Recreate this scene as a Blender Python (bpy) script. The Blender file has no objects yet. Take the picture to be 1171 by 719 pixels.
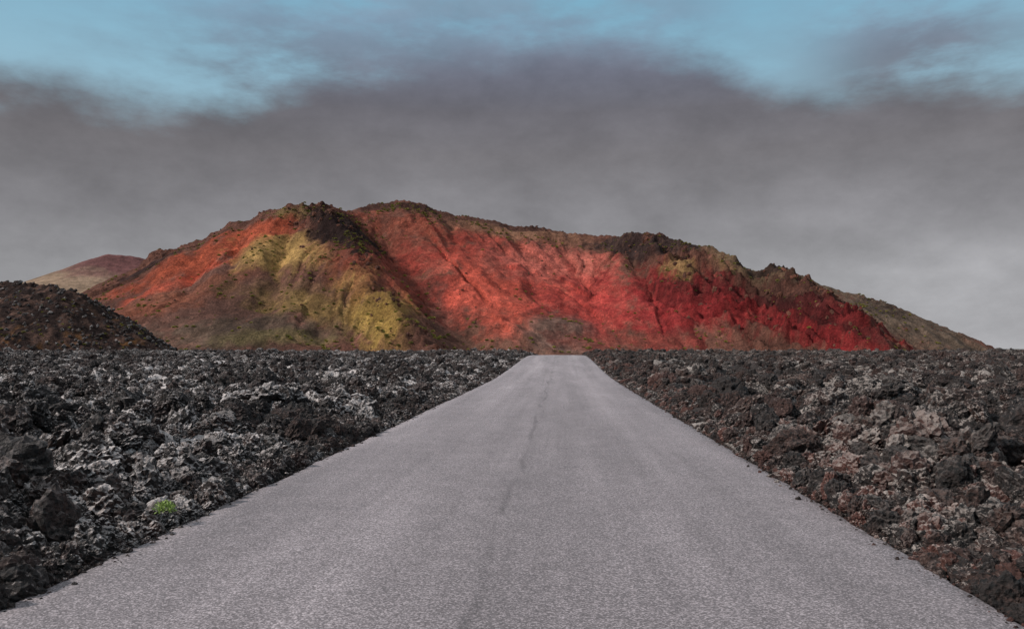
import bpy, math, numpy as np
from mathutils import Vector, noise as mn
rng = np.random.default_rng(7)
scene = bpy.context.scene
scene.view_settings.view_transform = 'Standard'
scene.view_settings.look = 'None'
scene.view_settings.exposure = 0

# ------------------------------------------------------------------ camera
EYE = Vector((0.36, 0.0, 1.5))
YAW, PITCH = math.radians(3.49), math.radians(2.42)
FP = 911.0
cam = bpy.data.cameras.new("camera")
cam.sensor_width = 36; cam.lens = 28.0
cam.clip_start = 0.05; cam.clip_end = 20000
camo = bpy.data.objects.new("camera", cam)
camo.location = EYE
camo.rotation_euler = (math.pi/2 + PITCH, 0, YAW)
scene.collection.objects.link(camo); scene.camera = camo

def bearing(px, py):
    """survey bearing -> direction with unit forward (Y) component"""
    a, b = (px-585.5)/FP, (359.5-py)/FP
    f, u = math.cos(PITCH)-b*math.sin(PITCH), math.sin(PITCH)+b*math.cos(PITCH)
    x = a*math.cos(YAW)-f*math.sin(YAW); y = a*math.sin(YAW)+f*math.cos(YAW)
    return (x/y, 1.0, u/y)
def survey(px, py, D):
    d = bearing(px, py)
    return (EYE.x+d[0]*D, D, EYE.z+d[2]*D)

def lin(r, g, b, k=1.0):
    f = lambda c: (c/255/12.92 if c/255 <= .04045 else ((c/255+.055)/1.055)**2.4)*k
    return (f(r), f(g), f(b))

# ------------------------------------------------------------------ noise
_perm = rng.permutation(4096).astype(np.int32)
_ga = rng.random(4096)*2*np.pi
_gx, _gy = np.cos(_ga).astype(np.float32), np.sin(_ga).astype(np.float32)
def perlin(x, y, seed=0):
    xi = np.floor(x); yi = np.floor(y)
    xf = (x-xi).astype(np.float32); yf = (y-yi).astype(np.float32)
    xi = xi.astype(np.int64)+seed*131; yi = yi.astype(np.int64)+seed*57
    def g(ix, iy, fx, fy):
        h = _perm[(_perm[ix & 4095]+iy) & 4095]
        return _gx[h]*fx+_gy[h]*fy
    u = xf*xf*xf*(xf*(xf*6-15)+10); v = yf*yf*yf*(yf*(yf*6-15)+10)
    a = g(xi, yi, xf, yf); b = g(xi+1, yi, xf-1, yf)
    c = g(xi, yi+1, xf, yf-1); d = g(xi+1, yi+1, xf-1, yf-1)
    return (a+(b-a)*u+((c+(d-c)*u)-(a+(b-a)*u))*v)*1.4
def fbm(x, y, o=4, seed=0, gain=.5):
    s = 0; a = 1; t = 0
    for i in range(o):
        s = s+a*perlin(x*2**i, y*2**i, seed+i); t += a; a *= gain
    return s/t
def ridged(x, y, o=4, seed=0, gain=.5):
    s = 0; a = 1; t = 0
    for i in range(o):
        s = s+a*(1-2*np.abs(perlin(x*2**i, y*2**i, seed+i))); t += a; a *= gain
    return s/t
def sst(a, b, x):
    t = np.clip((x-a)/(b-a), 0, 1); return t*t*(3-2*t)

# ------------------------------------------------------------------ mesh helpers
def grid_mesh(name, V, nr, nc, wrap=False, smooth=True, col=None, mat=None):
    idx = np.arange(nr*nc).reshape(nr, nc)
    if wrap: idx = np.concatenate([idx, idx[:, :1]], axis=1)
    q = np.stack([idx[:-1, :-1], idx[:-1, 1:], idx[1:, 1:], idx[1:, :-1]], -1).reshape(-1, 4)
    me = bpy.data.meshes.new(name)
    me.vertices.add(len(V)); me.vertices.foreach_set("co", V.astype(np.float32).ravel())
    me.loops.add(q.size); me.loops.foreach_set("vertex_index", q.astype(np.int32).ravel())
    me.polygons.add(len(q)); me.polygons.foreach_set("loop_start", (np.arange(len(q))*4).astype(np.int32))
    me.polygons.foreach_set("use_smooth", np.full(len(q), smooth))
    me.update(calc_edges=True)
    if col is not None:
        at = me.color_attributes.new("Col", 'FLOAT_COLOR', 'POINT')
        c = np.ones((len(V), 4), np.float32); c[:, :3] = col
        at.data.foreach_set("color", c.ravel())
    if mat: me.materials.append(mat)
    ob = bpy.data.objects.new(name, me); scene.collection.objects.link(ob)
    return ob

# ------------------------------------------------------------------ node helpers
class NT:
    def __init__(s, nt): s.nt = nt
    def n(s, t, **kw):
        nd = s.nt.nodes.new(t)
        for k, v in kw.items(): setattr(nd, k, v)
        return nd
    def put(s, sock, v):
        if isinstance(v, bpy.types.NodeSocket): s.nt.links.new(v, sock)
        elif v is not None: sock.default_value = v
    def m(s, op, a, b=None, c=None, clamp=False):
        nd = s.n('ShaderNodeMath', operation=op, use_clamp=clamp)
        for i, v in enumerate((a, b, c)):
            if v is not None: s.put(nd.inputs[i], v)
        return nd.outputs[0]
    def mapr(s, v, a, b, c=0., d=1., smooth=False):
        nd = s.n('ShaderNodeMapRange'); nd.clamp = True
        if smooth: nd.interpolation_type = 'SMOOTHSTEP'
        for k, x in zip((0, 1, 2, 3, 4), (v, a, b, c, d)): s.put(nd.inputs[k], x)
        return nd.outputs[0]
    def mix(s, f, a, b, mode='MIX'):
        nd = s.n('ShaderNodeMix', data_type='RGBA', blend_type=mode)
        s.put(nd.inputs[0], f)
        for k, v in ((6, a), (7, b)):
            if isinstance(v, tuple) and len(v) == 3: v = (*v, 1)
            s.put(nd.inputs[k], v)
        return nd.outputs[2]
    def noise(s, vec, scale, detail=4, rough=.55):
        nd = s.n('ShaderNodeTexNoise'); s.put(nd.inputs['Vector'], vec)
        nd.inputs['Scale'].default_value = scale; nd.inputs['Detail'].default_value = detail
        nd.inputs['Roughness'].default_value = rough
        return nd.outputs['Fac']
    def vor(s, vec, scale, out='Distance', feature='F1'):
        nd = s.n('ShaderNodeTexVoronoi', feature=feature); s.put(nd.inputs['Vector'], vec)
        nd.inputs['Scale'].default_value = scale
        return nd.outputs[out]
    def vscale(s, vec, sc):
        nd = s.n('ShaderNodeVectorMath', operation='MULTIPLY'); s.put(nd.inputs[0], vec)
        nd.inputs[1].default_value = sc; return nd.outputs[0]
    def scal(s, col, k):
        nd = s.n('ShaderNodeVectorMath', operation='SCALE'); s.put(nd.inputs[0], col)
        s.put(nd.inputs['Scale'], k); return nd.outputs[0]
    def sep(s, v):
        nd = s.n('ShaderNodeSeparateXYZ'); s.put(nd.inputs[0], v); return nd.outputs
    def ramp(s, f, stops, interp='LINEAR'):
        nd = s.n('ShaderNodeValToRGB'); nd.color_ramp.interpolation = interp
        s.put(nd.inputs[0], f); e = nd.color_ramp.elements
        while len(e) < len(stops): e.new(.5)
        for el, (p, c) in zip(e, sorted(stops, key=lambda t: t[0])):
            el.position = p
            el.color = (*c, 1) if isinstance(c, tuple) else (c, c, c, 1)
        return nd.outputs[0]
    def bump(s, h, strength, dist, nrm=None):
        nd = s.n('ShaderNodeBump'); nd.inputs['Strength'].default_value = strength
        nd.inputs['Distance'].default_value = dist; s.put(nd.inputs['Height'], h)
        if nrm: s.put(nd.inputs['Normal'], nrm)
        return nd.outputs[0]
def material(name):
    m = bpy.data.materials.new(name); m.use_nodes = True
    t = NT(m.node_tree); b = m.node_tree.nodes['Principled BSDF']
    return m, t, b

# ------------------------------------------------------------------ materials
# asphalt
m_road, t, b = material("asphalt")
pos = t.n('ShaderNodeNewGeometry').outputs['Position']
agg = t.n('ShaderNodeTexVoronoi'); t.put(agg.inputs['Vector'], pos); agg.inputs['Scale'].default_value = 105
aggc = t.sep(agg.outputs['Color'])[0]
g1 = t.mapr(t.m('POWER', aggc, 2.2), 0, 1, .62, 2.1)
g2 = t.mapr(t.noise(pos, 42, 2, .6), .3, .7, .86, 1.14)
big = t.mapr(t.noise(t.vscale(pos, (.9, .12, 1)), 1.0, 4, .6), .3, .7, .82, 1.18)
strk = t.mapr(t.noise(t.vscale(pos, (2.2, .03, 1)), 1.0, 3, .6), .3, .7, .86, 1.14)
mot = t.mapr(t.noise(pos, 2.2, 5, .65), .3, .7, .91, 1.09)
f = t.m('MULTIPLY', t.m('MULTIPLY', g1, g2), t.m('MULTIPLY', t.m('MULTIPLY', big, strk), mot))
px_, py_, pz_ = t.sep(pos)
wob = t.m('MULTIPLY', t.m('SUBTRACT', t.noise(t.vscale(pos, (0, .22, 0)), 1, 3, .5), .5), .6)
seam = t.m('ABSOLUTE', t.m('ADD', t.m('ADD', px_, .15), wob))
seamm = t.mapr(seam, .01, .055, 1, 0)
seamm = t.m('MULTIPLY', seamm, t.mapr(t.noise(t.vscale(pos, (1, .3, 1)), 1.5, 3), .38, .54))
f = t.m('MULTIPLY', f, t.mapr(seamm, 0, 1, 1, .70))
wp = t.m('ABSOLUTE', t.m('SUBTRACT', t.m('ABSOLUTE', px_), 1.45))
f = t.m('MULTIPLY', f, t.mapr(wp, 0, .8, 1.06, .96, True))
ed_ = t.m('ADD', t.m('ABSOLUTE', px_), t.m('MULTIPLY', t.noise(pos, 3, 4), .5))
f = t.m('MULTIPLY', f, t.mapr(ed_, 2.7, 3.05, 1, 1.06))
f = t.m('MULTIPLY', f, t.mapr(ed_, 3.06, 3.22, 1, .62))
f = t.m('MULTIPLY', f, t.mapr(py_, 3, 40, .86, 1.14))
base = t.mix(t.noise(pos, .6, 3), lin(127, 118, 120), lin(139, 129, 131))
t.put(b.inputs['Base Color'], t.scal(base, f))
b.inputs['Roughness'].default_value = .85
t.put(b.inputs['Normal'], t.bump(t.m('ADD', aggc, t.noise(pos, 60, 3)), .5, .003))

# lava
def lava_mat(name, light=1.0):
    m, t, b = material(name)
    g = t.n('ShaderNodeNewGeometry'); pos = g.outputs['Position']; nz = t.sep(g.outputs['Normal'])[2]
    px, py, pz = t.sep(pos)
    rnd = t.n('ShaderNodeObjectInfo').outputs['Random']
    side = t.mapr(px, -4, 4, 0, 1)
    n1 = t.noise(pos, 1.3, 4, .6); n2 = t.noise(pos, 18, 4, .75); n3 = t.noise(pos, .35, 3)
    dark = t.mix(t.mapr(n2, .38, .68), lin(11, 8, 7), lin(68, 55, 51))
    brown = t.mix(t.mapr(n2, .38, .68), lin(20, 11, 9), lin(98, 66, 56))
    verge = t.m('MULTIPLY', t.mapr(t.m('ABSOLUTE', px), 3.0, 6.0, 1, 0), side)
    bf = t.m('MULTIPLY', t.mapr(t.m('ADD', n1, t.m('MULTIPLY', t.m('SUBTRACT', rnd, .5), .6)), .44, .68), t.mapr(side, 0, 1, .5, .75))
    c = t.mix(bf, dark, brown)
    red = t.m('MULTIPLY', verge, t.mapr(t.m('FRACT', t.m('MULTIPLY', rnd, 3.7)), .6, .85))
    c = t.mix(t.m('MULTIPLY', red, .7), c, t.mix(n2, lin(40, 18, 14), lin(150, 92, 78)))
    # pale ash / lichen settled on upward faces
    up = t.mapr(nz, .15, .75)
    li = t.m('MULTIPLY', t.mapr(t.m('ADD', n2, t.m('MULTIPLY', t.m('SUBTRACT', n3, .5), .9)), .51, .57), up)
    li = t.m('MULTIPLY', li, t.mapr(t.m('FRACT', t.m('MULTIPLY', rnd, 7.3)), .1, 1, .12, 1))
    li = t.m('MULTIPLY', li, t.mapr(side, 0, 1, 1.0*light, .62*light))
    c = t.mix(li, c, t.mix(side, lin(220, 208, 204), lin(204, 189, 180)))
    t.put(b.inputs['Base Color'], c)
    b.inputs['Roughness'].default_value = .8
    hb = t.m('ADD', t.noise(pos, 24, 5, .75), t.m('MULTIPLY', t.vor(pos, 34), .6))
    t.put(b.inputs['Normal'], t.bump(hb, 1.0, .045))
    return m
m_lava = lava_mat("lava_clinker")

m_mrock, t, b = material("volcano_outcrop_rock")
pos = t.n('ShaderNodeNewGeometry').outputs['Position']; rnd = t.n('ShaderNodeObjectInfo').outputs['Random']
c = t.mix(t.m('ADD', t.m('MULTIPLY', rnd, .6), t.m('MULTIPLY', t.noise(pos, .8, 4, .7), .5)), lin(40, 26, 24), lin(120, 74, 56))
t.put(b.inputs['Base Color'], c); b.inputs['Roughness'].default_value = .95

def slope_mat(name, s1=.12, s2=.5, bd=1.2, a=.3):
    m, t, b = material(name)
    at = t.n('ShaderNodeAttribute'); at.attribute_name = "Col"
    pos = t.n('ShaderNodeNewGeometry').outputs['Position']
    k = t.m('MULTIPLY', t.mapr(t.noise(pos, s1, 6, .7), .3, .7, 1-a, 1+a), t.mapr(t.noise(pos, s2, 4, .7), .3, .7, 1-a, 1+a))
    t.put(b.inputs['Base Color'], t.scal(at.outputs['Color'], k))
    b.inputs['Roughness'].default_value = .95
    b.inputs['Specular IOR Level'].default_value = .1
    t.put(b.inputs['Normal'], t.bump(t.noise(pos, s2*.5, 6, .75), 1.0, bd))
    return m
m_slope = slope_mat("volcanic_cinder", .2, .8, 3.2, .40)

def leaf_mat(name, c1, c2):
    m, t, b = material(name)
    pos = t.n('ShaderNodeNewGeometry').outputs['Position']
    rnd = t.n('ShaderNodeObjectInfo').outputs['Random']
    t.put(b.inputs['Base Color'], t.mix(t.m('ADD', t.m('MULTIPLY', t.noise(pos, 20, 2), .6), t.m('MULTIPLY', rnd, .5)), c1, c2))
    b.inputs['Roughness'].default_value = .7
    return m
m_scrub = leaf_mat("dry_scrub", lin(74, 70, 32), lin(160, 150, 60))
m_green = leaf_mat("green_leaves", lin(84, 110, 50), lin(170, 190, 100))

# ------------------------------------------------------------------ terrain profiles
def road_z(y):
    y = np.asarray(y, float)
    up = .74*sst(34, 82, y)
    dn = np.where(y > 84, -.00045*np.minimum(y-84, 20)**2-.018*np.maximum(y-104, 0), 0)
    return np.maximum(up+dn, -6)
RW = 2.92
def lava_h(x, y, sp=0.0):
    """rough clinker surface; sp = local mesh spacing, fades octaves too fine for it"""
    e = np.abs(x)-RW
    def fd(wl): return np.clip(wl/(2.5*sp+1e-6)-.4, 0, 1)
    far = sst(110, 260, np.hypot(x, y))
    base = road_z(y)+.18*fbm(x*.06, y*.06, 3, 3)+.09-.10*sst(40, 75, y)
    wx = x+.35*perlin(x*1.1, y*1.1, 71); wy = y+.35*perlin(x*1.1, y*1.1, 77)
    r = .34*fbm(wx*.42, wy*.42, 2, 11)
    r = r+.28*(np.abs(perlin(wx*.9, wy*.9, 17))*2-.45)*fd(1.1)
    r = r+.18*(np.abs(perlin(wx*2.1, wy*2.1, 21))*2-.45)*fd(.5)
    r = r+.10*ridged(wx*4.4, wy*4.4, 1, 25)*fd(.24)
    r = r+.06*ridged(wx*9, wy*9, 1, 29)*fd(.11)
    r = r+.035*ridged(wx*19, wy*19, 1, 33)*fd(.05)
    r = r+far*1.0*fbm(x*.03, y*.03, 3, 41)
    w = sst(-.1, 1.6, e); A = (.22+.78*sst(0, 2.2, e))*(1-.3*sst(40, 75, y))
    z = base-.14+w*.16+r*A
    under = road_z(y)-.30
    k = sst(-.12, .12, e+.06*perlin(x*3, y*3, 91))
    return under+(z-under)*k

# ------------------------------------------------------------------ ground
fa = np.linspace(math.radians(-43), math.radians(40), 1350)
ca = np.linspace(math.radians(40), math.radians(317), 92)[1:-1]
ang = np.concatenate([fa, ca])
rad = np.concatenate([[.3, 1, 1.8], np.geomspace(2.5, 115, 860), np.geomspace(117, 650, 130)[0:], np.geomspace(680, 9000, 36)])
R, A = np.meshgrid(rad, ang, indexing='ij')
gx, gy = R*np.sin(A), R*np.cos(A)
gz = lava_h(gx.ravel(), gy.ravel(), (R*.0045).ravel())
V = np.stack([gx.ravel(), gy.ravel(), gz], -1)
grid_mesh("lava_ground", V[:, :], len(rad), len(ang), wrap=True, smooth=True, mat=m_lava)

# ------------------------------------------------------------------ road
ys = np.concatenate([np.linspace(-40, 2, 43), np.arange(2.1, 60, .1), np.arange(60, 330, .5)])
cr = np.array([-1.0, -1.0, -.985, -.9, -.6, -.3, 0, .3, .6, .9, .985, 1.0, 1.0])
Yr, C = np.meshgrid(ys, cr, indexing='ij')
wl = RW+.09*fbm(ys*1.3, ys*0+3.3, 4, 51, .8); wr = RW+.09*fbm(ys*1.3, ys*0+9.1, 4, 55, .8)
Xr = np.where(C < 0, C*wl[:, None], C*wr[:, None])
Zr = road_z(Yr)-.018*np.abs(C)**2-.02*(np.abs(C) > .99)+.006*fbm(Xr*.8, Yr*.3, 2, 5)
Zr[:, 0] -= .3; Zr[:, -1] -= .3
grid_mesh("asphalt_road", np.stack([Xr.ravel(), Yr.ravel(), Zr.ravel()], -1)[:, :], len(ys), len(cr), mat=m_road)

# ------------------------------------------------------------------ ridge height fields
def densify(line, step):
    P = [survey(*p) for p in line]; out = []
    for a, b in zip(P[:-1], P[1:]):
        a, b = np.array(a), np.array(b); n = max(1, int(np.linalg.norm(b-a)/step))
        for i in range(n): out.append(a+(b-a)*i/n)
    out.append(np.array(P[-1])); return np.array(out)
def ridge_field(X, Y, lines, slope, step, slopes=None):
    Z = np.full(X.shape, -1e9); U = np.zeros(X.shape); Dm = np.zeros(X.shape); L = np.zeros(X.shape)
    u0 = 0
    for li, ln in enumerate(lines):
        P = densify(ln, step); sl = slopes[li] if slopes else slope
        for i, p in enumerate(P):
            d = np.hypot(X-p[0], Y-p[1])
            z = p[2]-sl*d*(1-.0005*np.minimum(d, 400))
            m = z > Z
            Z[m] = z[m]; Dm[m] = d[m]; L[m] = li
            th = np.arctan2(Y[m]-p[1], X[m]-p[0])
            U[m] = u0+i*step+12*th
        u0 += 5000
    return Z, U, Dm, L
def blur(Z, n):
    for _ in range(n):
        P = np.pad(Z, 1, mode='edge')
        Z = (P[:-2, 1:-1]+P[2:, 1:-1]+P[1:-1, :-2]+P[1:-1, 2:]+2*Z)/6
    return Z

main = [(0,405,700),(60,372,720),(100,345,725),(140,325,730),(180,300,735),(230,273,740),(275,253,745),(305,241,750),(330,239,750),(365,239,760),(400,243,790),(425,235,820),(455,230,840),(480,233,850),(510,244,865),(560,252,885),(600,260,900),(640,265,905),(700,271,890),(740,271,860),(780,280,835),(820,290,815),(850,297,800),(880,304,790),(910,317,785),(950,330,780),(1000,345,775),(1040,357,770),(1080,373,765),(1120,392,760),(1150,407,760)]
spurL = [(345,241,748),(380,255,700),(402,280,660),(418,312,622),(435,340,590),(460,368,555),(490,404,520)]
spurR = [(880,304,790),(905,316,735),(930,333,680),(955,353,640),(985,378,600),(1015,402,570)]
spurM = [(742,271,855),(765,293,800),(780,322,750),(792,355,705),(800,395,660)]
x0, x1, y0, y1, st = -720, 600, 430, 1060, 1.25
xs = np.arange(x0, x1, st); yv = np.arange(y0, y1, st)
Yg, Xg = np.meshgrid(yv, xs, indexing='ij')
wX = Xg+9*fbm(Xg/60, Yg/60, 3, 101)+3.5*fbm(Xg/16, Yg/16, 2, 103)
wY = Yg+9*fbm(Xg/60, Yg/60, 3, 111)+3.5*fbm(Xg/16, Yg/16, 2, 113)
Z, U, Dm, L = ridge_field(wX, wY, [main, spurL, spurR, spurM], .64, 6, [.64, .76, .78, .74])
Z = blur(Z, 1)
Z0 = blur(Z, 6)
SL = Z0*1.25          # distance up the slope face: isotropic rock texture uses (X, SL)
def carve(line, width, depth):
    global Z
    P = densify(line, 6); dm = np.full(Z.shape, 1e9)
    for p in P: dm = np.minimum(dm, np.hypot(wX-p[0], wY-p[1]))
    Z = Z-depth*np.exp(-(dm/width)**2)
    return np.exp(-(dm/(width*1.2))**2)
gu1 = carve([(425,262,765),(445,290,730),(475,335,680),(530,395,600),(545,404,570)], 17, 9)
gu2 = carve([(720,290,840),(735,330,790),(750,370,735)], 12, 8)
gu3 = carve([(860,312,790),(880,345,730),(905,385,670)], 14, 11)
gu4 = carve([(240,285,735),(225,330,660),(215,380,590)], 9, 5)
gu5 = carve([(330,265,735),(320,320,650),(300,385,575)], 8, 5)
gu6 = carve([(590,270,885),(600,310,800),(620,370,700)], 9, 4)
gu7 = carve([(285,256,745),(275,290,690),(262,330,630)], 7, 4)
gu8 = carve([(385,300,645),(375,340,590),(365,385,540)], 7, 4)
gu9 = carve([(500,255,850),(530,300,780),(570,350,700)], 8, 4)
g = ridged(U/30, Dm/200+3, 2, 121)+.9*perlin(U/11, Dm/130, 123)+.6*perlin(U/5, Dm/90, 125)
Z = Z+sst(6, 50, Dm)*3.2*g
Z = Z+2.6*fbm(Xg/45, Yg/45, 2, 131)+2.4*ridged(Xg/24, SL/24, 5, 133, .6)
crag = sst(45, 4, Dm)
lump = sst(-.15, .45, fbm(Xg/55, Yg/55, 2, 145))
Z = Z+crag*(.25+lump)*(3.2*ridged(Xg/18, Yg/18, 4, 141, .65)-.9)
def gauss3(px, py, D, r):
    c = survey(px, py, D); return np.exp(-((Xg-c[0])**2+(Yg-c[1])**2)/r**2)
rockR = np.clip(gauss3(950, 370, 640, 62)*1.2+gauss3(890, 368, 690, 50)*1.2+gauss3(815, 352, 750, 48), 0, 1)
rock = rockR+gauss3(785,315,790,30)*.6+gauss3(382, 262, 715, 40)*1.2+gauss3(345, 246, 740, 28)*.8+gauss3(180, 303, 725, 24)*1.0+gauss3(735,283,845,42)*.8+gauss3(800,285,815,30)*.3+gauss3(890,310,770,26)*.6
rock = rock+gauss3(440,350,575,18)*.9+gauss3(470,380,540,22)*1.1+gauss3(412,305,635,20)*.9+gauss3(475,275,800,26)*.4
rock = np.clip(rock+.4*crag*sst(.05, .5, fbm(Xg/60, Yg/60, 3, 149)), 0, 1)
crg = ridged(Xg/34+SL/60, SL/26+Yg/90, 5, 151, .6)
ph = SL/15+Xg/38+1.2*fbm(Xg/30, SL/30, 3, 157); tri = np.abs(ph-np.floor(ph)-.5)*2
Z = Z+rock*(14*crg-3.0)+rockR*9*(tri**2-.4)
Z = np.maximum(Z, -14)

def hit(px, py):
    d = bearing(px, py)
    for D in np.arange(440, 1050, 1.5):
        x, z = EYE.x+d[0]*D, EYE.z+d[2]*D
        i, j = int((D-y0)/st), int((x-x0)/st)
        if 0 <= i < Z.shape[0] and 0 <= j < Z.shape[1] and Z[i, j] >= z: return (x, D, z)
    D = 800; return (EYE.x+d[0]*D, D, EYE.z+d[2]*D)

col = np.zeros(Z.shape+(3,)); col[:] = lin(116, 74, 60)
wn = fbm(Xg/36, SL/36+Yg/200, 6, 161, .68)
wn2 = fbm(Xg/12, SL/12+Yg/90, 4, 167, .72)
strn = .65*perlin(U/7, Dm/200, 171)+.5*perlin(U/3, Dm/110, 173)+.4*perlin(U/1.6, Dm/60, 175)
def patch(px, py, rx, ry, rot, c, k=1.0, soft=.5, streak=.45):
    global col
    p = hit(px, py); s = p[1]/FP
    a = math.radians(rot); dx, dz = Xg-p[0], Z0-p[2]
    ax = (dx*math.cos(a)+dz*math.sin(a))/(rx*s); az = (-dx*math.sin(a)+dz*math.cos(a))/(ry*s)
    q = np.sqrt(ax*ax+az*az)+1.0*wn+.75*wn2+streak*strn
    w = k*sst(1+soft, 1-soft, q)*np.exp(-np.maximum(np.abs(Yg-p[1])-90, 0)/40)
    col = col*(1-w[..., None])+np.array(lin(*c))*w[..., None]
# left outer flank
patch(240, 350, 190, 80, 0, (108, 74, 63), .9)
patch(250, 290, 95, 20, 28, (188, 84, 52), .9)
patch(170, 350, 70, 26, 25, (152, 84, 58), .7)
patch(215, 320, 60, 10, 35, (196, 76, 48), .75)
patch(250, 325, 60, 12, 20, (134, 80, 60), .7)
patch(300, 262, 44, 10, 25, (198, 88, 54), .8)
patch(328, 293, 60, 22, -10, (188, 146, 80), .95)
patch(345, 335, 80, 14, -5, (124, 90, 64), .85)
patch(380, 358, 84, 15, -10, (156, 124, 66), .75)
patch(433, 364, 38, 30, -40, (192, 152, 68), .95)
patch(410, 318, 16, 28, -60, (186, 148, 74), .85)
patch(260, 382, 120, 18, 0, (98, 80, 66), .85)
patch(330, 390, 70, 9, 0, (124, 108, 64), .6)
patch(350, 247, 40, 6, 0, (156, 128, 76), .7)
# crater
patch(470, 300, 80, 60, -40, (152, 76, 58), .9)
patch(505, 335, 16, 70, 42, (112, 62, 53), .8)
patch(530, 388, 60, 26, -35, (114, 78, 64), .9)
patch(480, 262, 70, 14, -10, (150, 76, 56), .9)
patch(610, 325, 120, 60, -12, (200, 76, 60), 1)
patch(555, 335, 28, 62, 48, (226, 96, 72), .85)
patch(640, 305, 72, 26, -8, (210, 114, 96), .7)
patch(690, 355, 62, 46, 0, (186, 66, 57), .85)
patch(600, 268, 80, 9, -6, (156, 110, 82), .8)
patch(690, 282, 60, 9, -6, (140, 92, 70), .75)
patch(640, 388, 38, 28, 0, (136, 104, 90), .95)
patch(770, 350, 76, 48, 0, (156, 46, 45), .95)
patch(820, 345, 60, 26, -20, (122, 36, 37), .9)
patch(720, 395, 80, 10, 0, (146, 70, 58), .7)
# right flank
patch(975, 330, 150, 28, -20, (118, 98, 80), 1)
patch(1050, 375, 90, 30, -22, (106, 88, 74), 1)
patch(860, 305, 60, 14, -20, (132, 106, 77), .8)
patch(785, 312, 18, 14, -20, (176, 140, 86), .8)
patch(835, 312, 18, 7, -20, (174, 142, 90), .6)
patch(925, 375, 95, 28, -10, (150, 38, 39), 1)
patch(905, 350, 34, 10, -20, (90, 34, 34), .85)
patch(985, 385, 50, 10, -30, (100, 34, 34), .85)
# dark craggy outcrops
patch(376, 262, 62, 19, -28, (50, 36, 33), 1, .35, .1)
patch(455, 237, 66, 6, 0, (82, 54, 46), .85, .4, .1)
patch(172, 306, 36, 10, 35, (50, 32, 30), .95, .3, .1)
patch(735, 283, 64, 14, -8, (62, 48, 46), .95, .35, .1)
patch(890, 308, 34, 8, -20, (58, 42, 40), .85, .4, .1)
patch(600, 262, 34, 5, -6, (90, 60, 51), .8, .4, .1)
patch(560, 255, 30, 5, -6, (90, 60, 51), .7, .4, .1)
col *= (1+.55*np.clip(strn, -1, 1)*sst(4, 30, Dm))[..., None]
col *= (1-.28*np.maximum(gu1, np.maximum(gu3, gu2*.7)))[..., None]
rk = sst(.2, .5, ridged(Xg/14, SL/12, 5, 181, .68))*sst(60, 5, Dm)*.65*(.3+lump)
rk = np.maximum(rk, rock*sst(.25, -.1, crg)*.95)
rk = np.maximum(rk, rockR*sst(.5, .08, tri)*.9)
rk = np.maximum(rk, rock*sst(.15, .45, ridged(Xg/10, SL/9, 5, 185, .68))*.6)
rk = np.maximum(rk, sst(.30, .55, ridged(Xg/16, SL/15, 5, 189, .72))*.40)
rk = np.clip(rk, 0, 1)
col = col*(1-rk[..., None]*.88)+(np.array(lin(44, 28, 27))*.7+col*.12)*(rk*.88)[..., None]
col *= (1+.46*wn2)[..., None]
pal = sst(.15, .5, fbm(U/5, Dm/60, 4, 191, .7))*.3
col = col*(1-pal[..., None])+(col*.7+np.array(lin(200, 150, 120))*.3)*pal[..., None]
lum = col@np.array([.2126, .7152, .0722])
col = np.clip((col*.91+lum[..., None]*.09)*1.12, .004, .9)
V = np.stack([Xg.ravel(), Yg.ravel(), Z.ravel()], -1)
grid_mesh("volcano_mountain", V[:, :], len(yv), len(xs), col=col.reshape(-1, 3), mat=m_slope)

# ------------------------------------------------------------------ dark lava hill on the left
hl = [(-400,318,230),(-260,314,228),(-120,316,225),(-30,321,220),(20,321,217),(55,323,213),(80,331,210),(100,344,208),(122,361,206),(155,380,204),(195,402,202)]
xs2 = np.arange(-340, -80, .38); ys2 = np.arange(150, 290, .38)
Y2, X2 = np.meshgrid(ys2, xs2, indexing='ij')
Zh, Uh, Dh, _ = ridge_field(X2+3.5*fbm(X2/14, Y2/14, 3, 201), Y2+3.5*fbm(X2/14, Y2/14, 3, 205), [hl], .62, 2.5)
Zh = blur(Zh, 2)+1.2*ridged(X2/7, Y2/7, 4, 211, .65)+.5*ridged(X2/1.9, Y2/1.9, 2, 217)-.9
Zh = np.maximum(Zh, -9)
def hillz(x, y): return Zh[np.clip(((y-150)/.38).astype(int), 0, Zh.shape[0]-1), np.clip(((x+340)/.38).astype(int), 0, Zh.shape[1]-1)]
ch = np.zeros(Zh.shape+(3,)); ch[:] = lin(46, 35, 33)
v1 = sst(-.1, .4, fbm(X2/4, Y2/4, 5, 221, .75)); ch = ch*(1-v1[..., None])+np.array(lin(108, 82, 72))*v1[..., None]
v2 = sst(.1, .45, fbm(X2/7, Y2/7, 5, 227, .75))*sst(16, 2, Zh)*.8; ch = ch*(1-v2[..., None])+np.array(lin(146, 100, 58))*v2[..., None]
m_hill = slope_mat("lava_hill_cinder", .9, 3, 1.2, .45)
grid_mesh("lava_hill", np.stack([X2.ravel(), Y2.ravel(), Zh.ravel()], -1)[:, :], len(ys2), len(xs2), col=ch.reshape(-1, 3), mat=m_hill)

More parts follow.
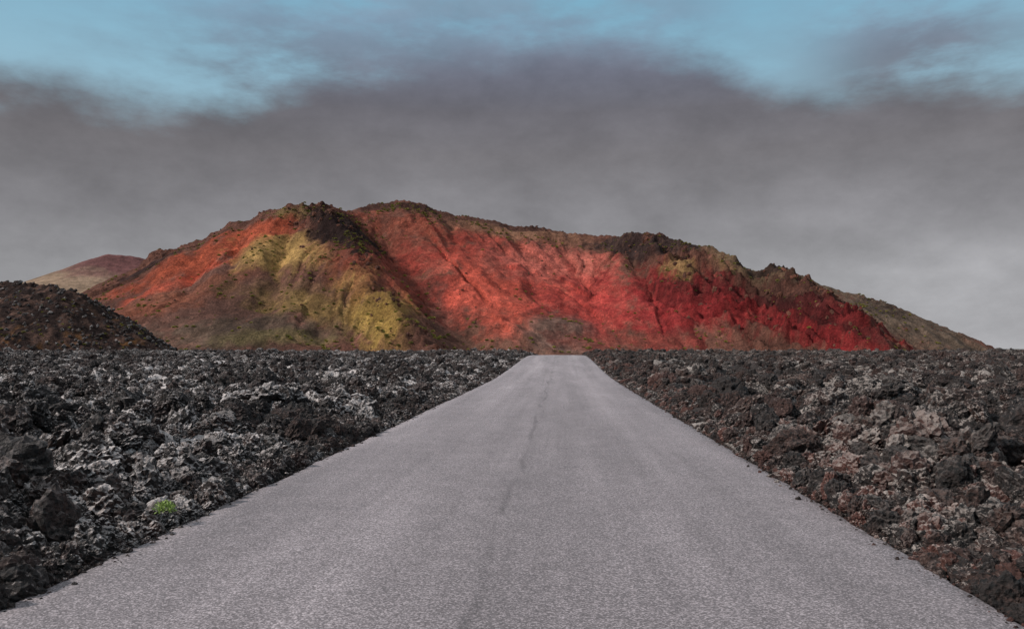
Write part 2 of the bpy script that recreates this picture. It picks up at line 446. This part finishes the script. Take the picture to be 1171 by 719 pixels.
# ------------------------------------------------------------------ distant cinder cone
hf = [(-40,345,1700),(10,330,1700),(45,320,1690),(75,309,1680),(100,298,1670),(125,289,1660),(150,291,1680),(180,297,1700),(230,315,1700),(300,345,1700)]
xs3 = np.arange(-1700, -400, 6); ys3 = np.arange(1300, 2050, 6)
Y3, X3 = np.meshgrid(ys3, xs3, indexing='ij')
Zf, Uf, Df, _ = ridge_field(X3+8*fbm(X3/90, Y3/90, 3, 231), Y3, [hf], .5, 15)
Zf = blur(Zf, 2)+7*fbm(Uf/60, Df/300, 3, 233)
Zf = np.maximum(Zf, -20)
cf = np.zeros(Zf.shape+(3,)); cf[:] = lin(130, 108, 90)
w = sst(.9, 1.25, Zf/150+.25*fbm(X3/60, Y3/60, 4, 235)+(X3+1000)/420*.5)
cf = cf*(1-w[..., None])+np.array(lin(104, 68, 66))*w[..., None]
cf *= (1+.35*fbm(Uf/20, Df/120, 4, 237))[..., None]
m_far = slope_mat("distant_cinder", .02, .08, 6)
grid_mesh("distant_hill", np.stack([X3.ravel(), Y3.ravel(), Zf.ravel()], -1)[:, :], len(ys3), len(xs3), col=cf.reshape(-1, 3), mat=m_far)

# ------------------------------------------------------------------ instancing helper
def scatter(name, P, S, Rr, I, coll):
    me = bpy.data.meshes.new(name); me.vertices.add(len(P))
    me.vertices.foreach_set("co", P.astype(np.float32).ravel())
    for nm, arr in (("scl", S), ("rot", Rr)):
        a = me.attributes.new(nm, 'FLOAT_VECTOR', 'POINT'); a.data.foreach_set("vector", arr.astype(np.float32).ravel())
    a = me.attributes.new("idx", 'INT', 'POINT'); a.data.foreach_set("value", I.astype(np.int32))
    ob = bpy.data.objects.new(name, me); scene.collection.objects.link(ob)
    ng = bpy.data.node_groups.new(name+"_scatter", 'GeometryNodeTree')
    ng.interface.new_socket("Geometry", in_out='INPUT', socket_type='NodeSocketGeometry')
    ng.interface.new_socket("Geometry", in_out='OUTPUT', socket_type='NodeSocketGeometry')
    N, Lk = ng.nodes, ng.links
    gi, go = N.new('NodeGroupInput'), N.new('NodeGroupOutput')
    ip = N.new('GeometryNodeInstanceOnPoints'); ci = N.new('GeometryNodeCollectionInfo')
    ci.inputs['Collection'].default_value = coll
    ci.inputs['Separate Children'].default_value = True; ci.inputs['Reset Children'].default_value = True
    ip.inputs['Pick Instance'].default_value = True
    def na(nm, ty):
        n = N.new('GeometryNodeInputNamedAttribute'); n.data_type = ty; n.inputs['Name'].default_value = nm
        return [o for o in n.outputs if o.enabled and o.name == 'Attribute'][0]
    Lk.new(gi.outputs[0], ip.inputs['Points']); Lk.new(ci.outputs[0], ip.inputs['Instance'])
    Lk.new(na("idx", 'INT'), ip.inputs['Instance Index'])
    Lk.new(na("rot", 'FLOAT_VECTOR'), ip.inputs['Rotation']); Lk.new(na("scl", 'FLOAT_VECTOR'), ip.inputs['Scale'])
    Lk.new(ip.outputs[0], go.inputs[0])
    md = ob.modifiers.new("scatter", 'NODES'); md.node_group = ng
    return ob

# lava clinker rock variants
import bmesh
rocks = bpy.data.collections.new("lava_rock_variants")
mrocks = bpy.data.collections.new("outcrop_rock_variants")
NV = 10
for k in range(NV):
    bm = bmesh.new(); bmesh.ops.create_icosphere(bm, subdivisions=4, radius=1)
    off = Vector((k*7.3, k*3.1, k*11.7))
    for v in bm.verts:
        p = v.co.copy(); q = p*1.0+off
        d = 1+.45*mn.noise(q*1.1)
        f1 = mn.voronoi(q*1.9)[0]; d += .5*(f1[0]-.4)
        d += .28*(1-2*abs(mn.noise(q*2.9)))*.8
        d += .2*(1-2*abs(mn.noise(q*6)))
        d += .1*mn.noise(q*13)
        v.co = p*max(.3, d)*.78
    sx = .8+.4*rng.random(); sy = .8+.4*rng.random(); sz = .6+.4*rng.random()
    for v in bm.verts: v.co = Vector((v.co.x*sx, v.co.y*sy, v.co.z*sz))
    me = bpy.data.meshes.new("lava_rock"); bm.to_mesh(me); bm.free(); me.materials.append(m_lava)
    rocks.objects.link(bpy.data.objects.new("lava_rock_variant", me))
    if k < 5:
        m2 = me.copy(); m2.materials.clear(); m2.materials.append(m_mrock)
        mrocks.objects.link(bpy.data.objects.new("outcrop_rock_variant", m2))

def sample(n, rmin, rmax):
    r = np.exp(rng.uniform(math.log(rmin), math.log(rmax), n)); a = rng.uniform(math.radians(-46), math.radians(44), n)
    return r*np.sin(a), r*np.cos(a), r
X, Y, r = sample(88000, 3.2, 115)
s = .034*np.exp(rng.normal(0, .62, len(r))); s = np.maximum(s, .0029*r*rng.uniform(.4, 1.5, len(r)))
Xb, Yb, rb = sample(4600, 4.5, 110)
sb = .13*np.exp(rng.normal(0, .42, len(rb))); sb = np.where(Xb > 0, sb*1.25, sb); sb = np.minimum(sb, np.minimum(.38, .02*rb+.02))
# boulders standing in the clinker beside the road
hb = [(1050,560,.34),(1110,520,.28),(960,535,.2),(1020,640,.14),(1130,650,.15),(870,480,.26),(80,560,.14),(150,480,.26),(1150,600,.2),(905,500,.22),(1000,590,.18),(60,470,.26),(960,560,.18),(1090,600,.18)]
hx, hy, hs = [], [], []
for (a, b_, c) in hb:
    D = 1.4*FP/max(b_+25-399, 5); p = survey(a, b_, D); hx.append(p[0]); hy.append(p[1]); hs.append(c)
# blocks on the lava hill
nh = 3500; hX = rng.uniform(-260, -95, nh); hY = rng.uniform(165, 225, nh); hZ = hillz(hX, hY); hS = rng.uniform(.15, .5, nh)
X = np.concatenate([X, Xb, hx]); Y = np.concatenate([Y, Yb, hy]); s = np.concatenate([s, sb, hs])
ok = (np.abs(X)-RW) > s*.75-.05; X, Y, s = X[ok], Y[ok], s[ok]
near = np.abs(X)-RW < .5; s = np.where(near, np.minimum(s, .12), s)
zz = lava_h(X, Y, np.hypot(X, Y)*.0045)+s*rng.uniform(-.1, .3, len(s))
X = np.concatenate([X, hX]); Y = np.concatenate([Y, hY]); zz = np.concatenate([zz, hZ+.1]); s = np.concatenate([s, hS])
S = s[:, None]*rng.uniform(.75, 1.25, (len(s), 3))
scatter("lava_rocks", np.stack([X, Y, zz], -1), S, rng.uniform(0, 6.28, (len(s), 3)), rng.integers(0, NV, len(s)), rocks)

# loose grit and clinker fragments on the road edges
n = 6000; gy_ = np.exp(rng.uniform(math.log(3), math.log(45), n)); sg = rng.choice([-1, 1], n)
gx_ = sg*(RW-np.abs(rng.normal(0, .08, n))+.05); ss = .006*np.exp(rng.normal(0, .6, n)); ss = np.minimum(ss, .035)
scatter("road_edge_gravel", np.stack([gx_, gy_, road_z(gy_)-.024+ss*.3], -1), ss[:, None]*np.ones((n, 3)), rng.uniform(0, 6.28, (n, 3)), rng.integers(0, NV, n), rocks)

# ------------------------------------------------------------------ rocks + scrub on the mountain
def ij(x, y):
    return np.clip(((y-y0)/st).astype(int), 0, Z.shape[0]-1), np.clip(((x-x0)/st).astype(int), 0, Z.shape[1]-1)
n = 60000
sx = rng.uniform(-480, 420, n); sy = rng.uniform(470, 920, n); i, j = ij(sx, sy)
den = .018+.4*rock[i, j]**2*(1-.6*rockR[i, j])+.10*crag[i, j]*lump[i, j]+.25*rk[i, j]*crag[i, j]
ok = (rng.random(n) < den*.5) & (Z[i, j] > -1)
sx, sy, i, j = sx[ok], sy[ok], i[ok], j[ok]
s1 = .5*np.exp(rng.normal(0, .5, len(sx)))*(1+.9*rock[i, j])
s1 = np.minimum(s1, 2.4)
P = np.stack([sx, sy, Z[i, j]-.1*s1], -1)
scatter("volcano_outcrop_rocks", P, s1[:, None]*rng.uniform(.7, 1.3, (len(P), 3)), rng.uniform(0, 6.28, (len(P), 3)), rng.integers(0, 5, len(P)), mrocks)
print("mountain rocks", len(P))

def clump(name, nleaf, mat, w=.16, flat=.7, ln=.35):
    bm = bmesh.new()
    for i in range(nleaf):
        th = rng.uniform(0, 6.28); ph = math.acos(rng.uniform(0.0, 1)); rr = rng.uniform(.35, 1)
        c = Vector((math.cos(th)*math.sin(ph), math.sin(th)*math.sin(ph), math.cos(ph)*flat))*rr
        d = (c.normalized()+Vector(rng.normal(0, .45, 3))).normalized()
        sd = d.cross(Vector(rng.normal(0, 1, 3))).normalized()*w
        a = c; m_ = c+d*ln*.5; e = c+d*ln
        vs = [bm.verts.new(a), bm.verts.new(m_+sd), bm.verts.new(e), bm.verts.new(m_-sd)]
        bm.faces.new(vs)
    me = bpy.data.meshes.new(name); bm.to_mesh(me); bm.free(); me.materials.append(mat)
    return bpy.data.objects.new(name, me)
sc = bpy.data.collections.new("scrub_variants")
for k in range(4): sc.objects.link(clump("scrub_variant", 220, m_scrub))
n = 26000
sx = rng.uniform(-480, 330, n); sy = rng.uniform(440, 880, n); i, j = ij(sx, sy); sz = Z[i, j]
dd = Dm[i, j]; redness = col[i, j, 0]-col[i, j, 1]*2.2
den = np.where(redness > .1, .04, .3)*(1+1.0*(dd < 30))*(.15+1.5*sst(-.05, .4, fbm(sx/40, sy/40, 3, 301)))
ok = (rng.random(n) < den) & (sz > -2)
sx, sy, sz = sx[ok], sy[ok], sz[ok]; ns = len(sx)
s1 = rng.uniform(.5, 1.6, ns)
hx2 = rng.uniform(-260, -100, 700); hy2 = rng.uniform(160, 215, 700)
hz2 = hillz(hx2, hy2)
P = np.concatenate([np.stack([sx, sy, sz+.1], -1), np.stack([hx2, hy2, hz2], -1)])
s1 = np.concatenate([s1, rng.uniform(.15, .5, 700)])
Rz = np.zeros((len(P), 3)); Rz[:, 2] = rng.uniform(0, 6.28, len(P))
scatter("mountain_scrub", P, s1[:, None]*np.ones((len(P), 3)), Rz, rng.integers(0, 4, len(P)), sc)

pl = clump("green_plant", 260, m_green, w=.07, flat=.9, ln=.4)
p = survey(213, 597, 6.9); pxx = -3.03
pl.location = (pxx, p[1]-.2, float(lava_h(np.array([pxx]), np.array([p[1]-.2]), .02)[0])+.08); pl.scale = (.085,)*3
scene.collection.objects.link(pl)

# ------------------------------------------------------------------ sun
SUN = Vector((-.84, -.30, .62)).normalized()
sl = bpy.data.lights.new("sun", 'SUN'); sl.energy = 3.4; sl.angle = math.radians(5); sl.color = (1, .95, .90)
so = bpy.data.objects.new("sun", sl); so.rotation_euler = (-SUN).to_track_quat('-Z', 'Y').to_euler()
scene.collection.objects.link(so)

# ------------------------------------------------------------------ sky
w = bpy.data.worlds.new("World"); scene.world = w; w.use_nodes = True
nt = w.node_tree; t = NT(nt); bg = nt.nodes['Background']; bg.inputs['Strength'].default_value = .1
sky = t.n('ShaderNodeTexSky', sky_type='NISHITA'); sky.sun_disc = False
sky.sun_elevation = math.asin(SUN.z); sky.sun_rotation = math.atan2(SUN.x, SUN.y) % (2*math.pi)
dr = t.n('ShaderNodeTexCoord').outputs['Generated']
dx, dy, dz = t.sep(dr)
el = t.m('ARCSINE', dz); az = t.m('ARCTAN2', dx, dy)
def azel(px, py):
    d = Vector(bearing(px, py)).normalized(); return math.atan2(d.x, d.y), math.asin(d.z)
azn = t.mapr(az, -.75, .65)
def A01(px, py=100): return (azel(px, py)[0]+.75)/1.4
edge = [(0,98),(80,102),(150,110),(230,124),(290,118),(340,100),(420,88),(520,76),(600,60),(680,46),(740,44),(800,62),(850,86),(900,106),(960,108),(1040,104),(1100,98),(1171,100)]
bnd = t.m('MULTIPLY', t.ramp(azn, [(A01(a, b_), azel(a, b_)[1]/.6) for a, b_ in edge], 'B_SPLINE'), .6)
sv = t.vscale(dr, (1, 1, 2.2))
nA = t.noise(sv, 3.6, 6, .55); nB = t.noise(sv, 12, 5, .6); nC = t.noise(t.vscale(dr, (1, 1, 3.0)), 4.3, 6, .6)
e2 = t.m('ADD', bnd, t.m('ADD', t.m('MULTIPLY', t.m('SUBTRACT', nA, .5), .06), t.m('MULTIPLY', t.m('SUBTRACT', nB, .5), .06)))
mask = t.mapr(t.m('SUBTRACT', e2, el), -.026, .03, 0, 1, True)
wamp = t.ramp(azn, [(A01(a, 40), v) for a, v in [(0,.08),(180,.45),(290,.95),(420,1),(640,1),(780,.8),(860,.12),(930,.4),(1000,1),(1100,1),(1171,.4)]], 'B_SPLINE')
wisp = t.m('MULTIPLY', t.mapr(nC, .35, .60, 0, .88, True), wamp)
wisp = t.m('MULTIPLY', wisp, t.mapr(el, .33, .47, 1, .45))
mask = t.m('SUBTRACT', 1, t.m('MULTIPLY', t.m('SUBTRACT', 1, mask), t.m('SUBTRACT', 1, wisp)))
# unseen thin cloud deck overhead, added to lift and whiten the ambient light
mask = t.m('MAXIMUM', mask, t.mapr(el, .48, .75, 0, .9, True))
def E01(py): return azel(585, py)[1]
cc = t.ramp(el, [(0., lin(160,160,163)), (E01(320), lin(151,151,154)), (E01(250), lin(135,134,138)), (E01(180), lin(117,115,119)), (E01(130), lin(108,107,114)), (E01(90), lin(113,116,130)), (E01(30), lin(126,137,158)), (.62, lin(180,182,186)), (1., lin(212,212,213))])
vari = t.mapr(t.noise(sv, 2.8, 7, .6), .3, .7, .80, 1.20)
var2 = t.mapr(t.noise(t.vscale(dr, (1, 1, 1.6)), 10, 6, .65), .3, .7, .88, 1.12)
cc = t.scal(cc, t.m('MULTIPLY', vari, var2))
cc = t.scal(cc, t.mapr(az, -.6, .5, .92, 1.10))
blue = t.mix(t.mapr(el, .26, .45), lin(156, 192, 208), lin(122, 178, 204))
skyc = t.mix(.88, t.scal(sky.outputs[0], .1), blue)
fin = t.mix(mask, skyc, cc)
t.put(bg.inputs['Color'], t.scal(fin, 10.0))
print("rocks", len(s), "scrub", len(P))
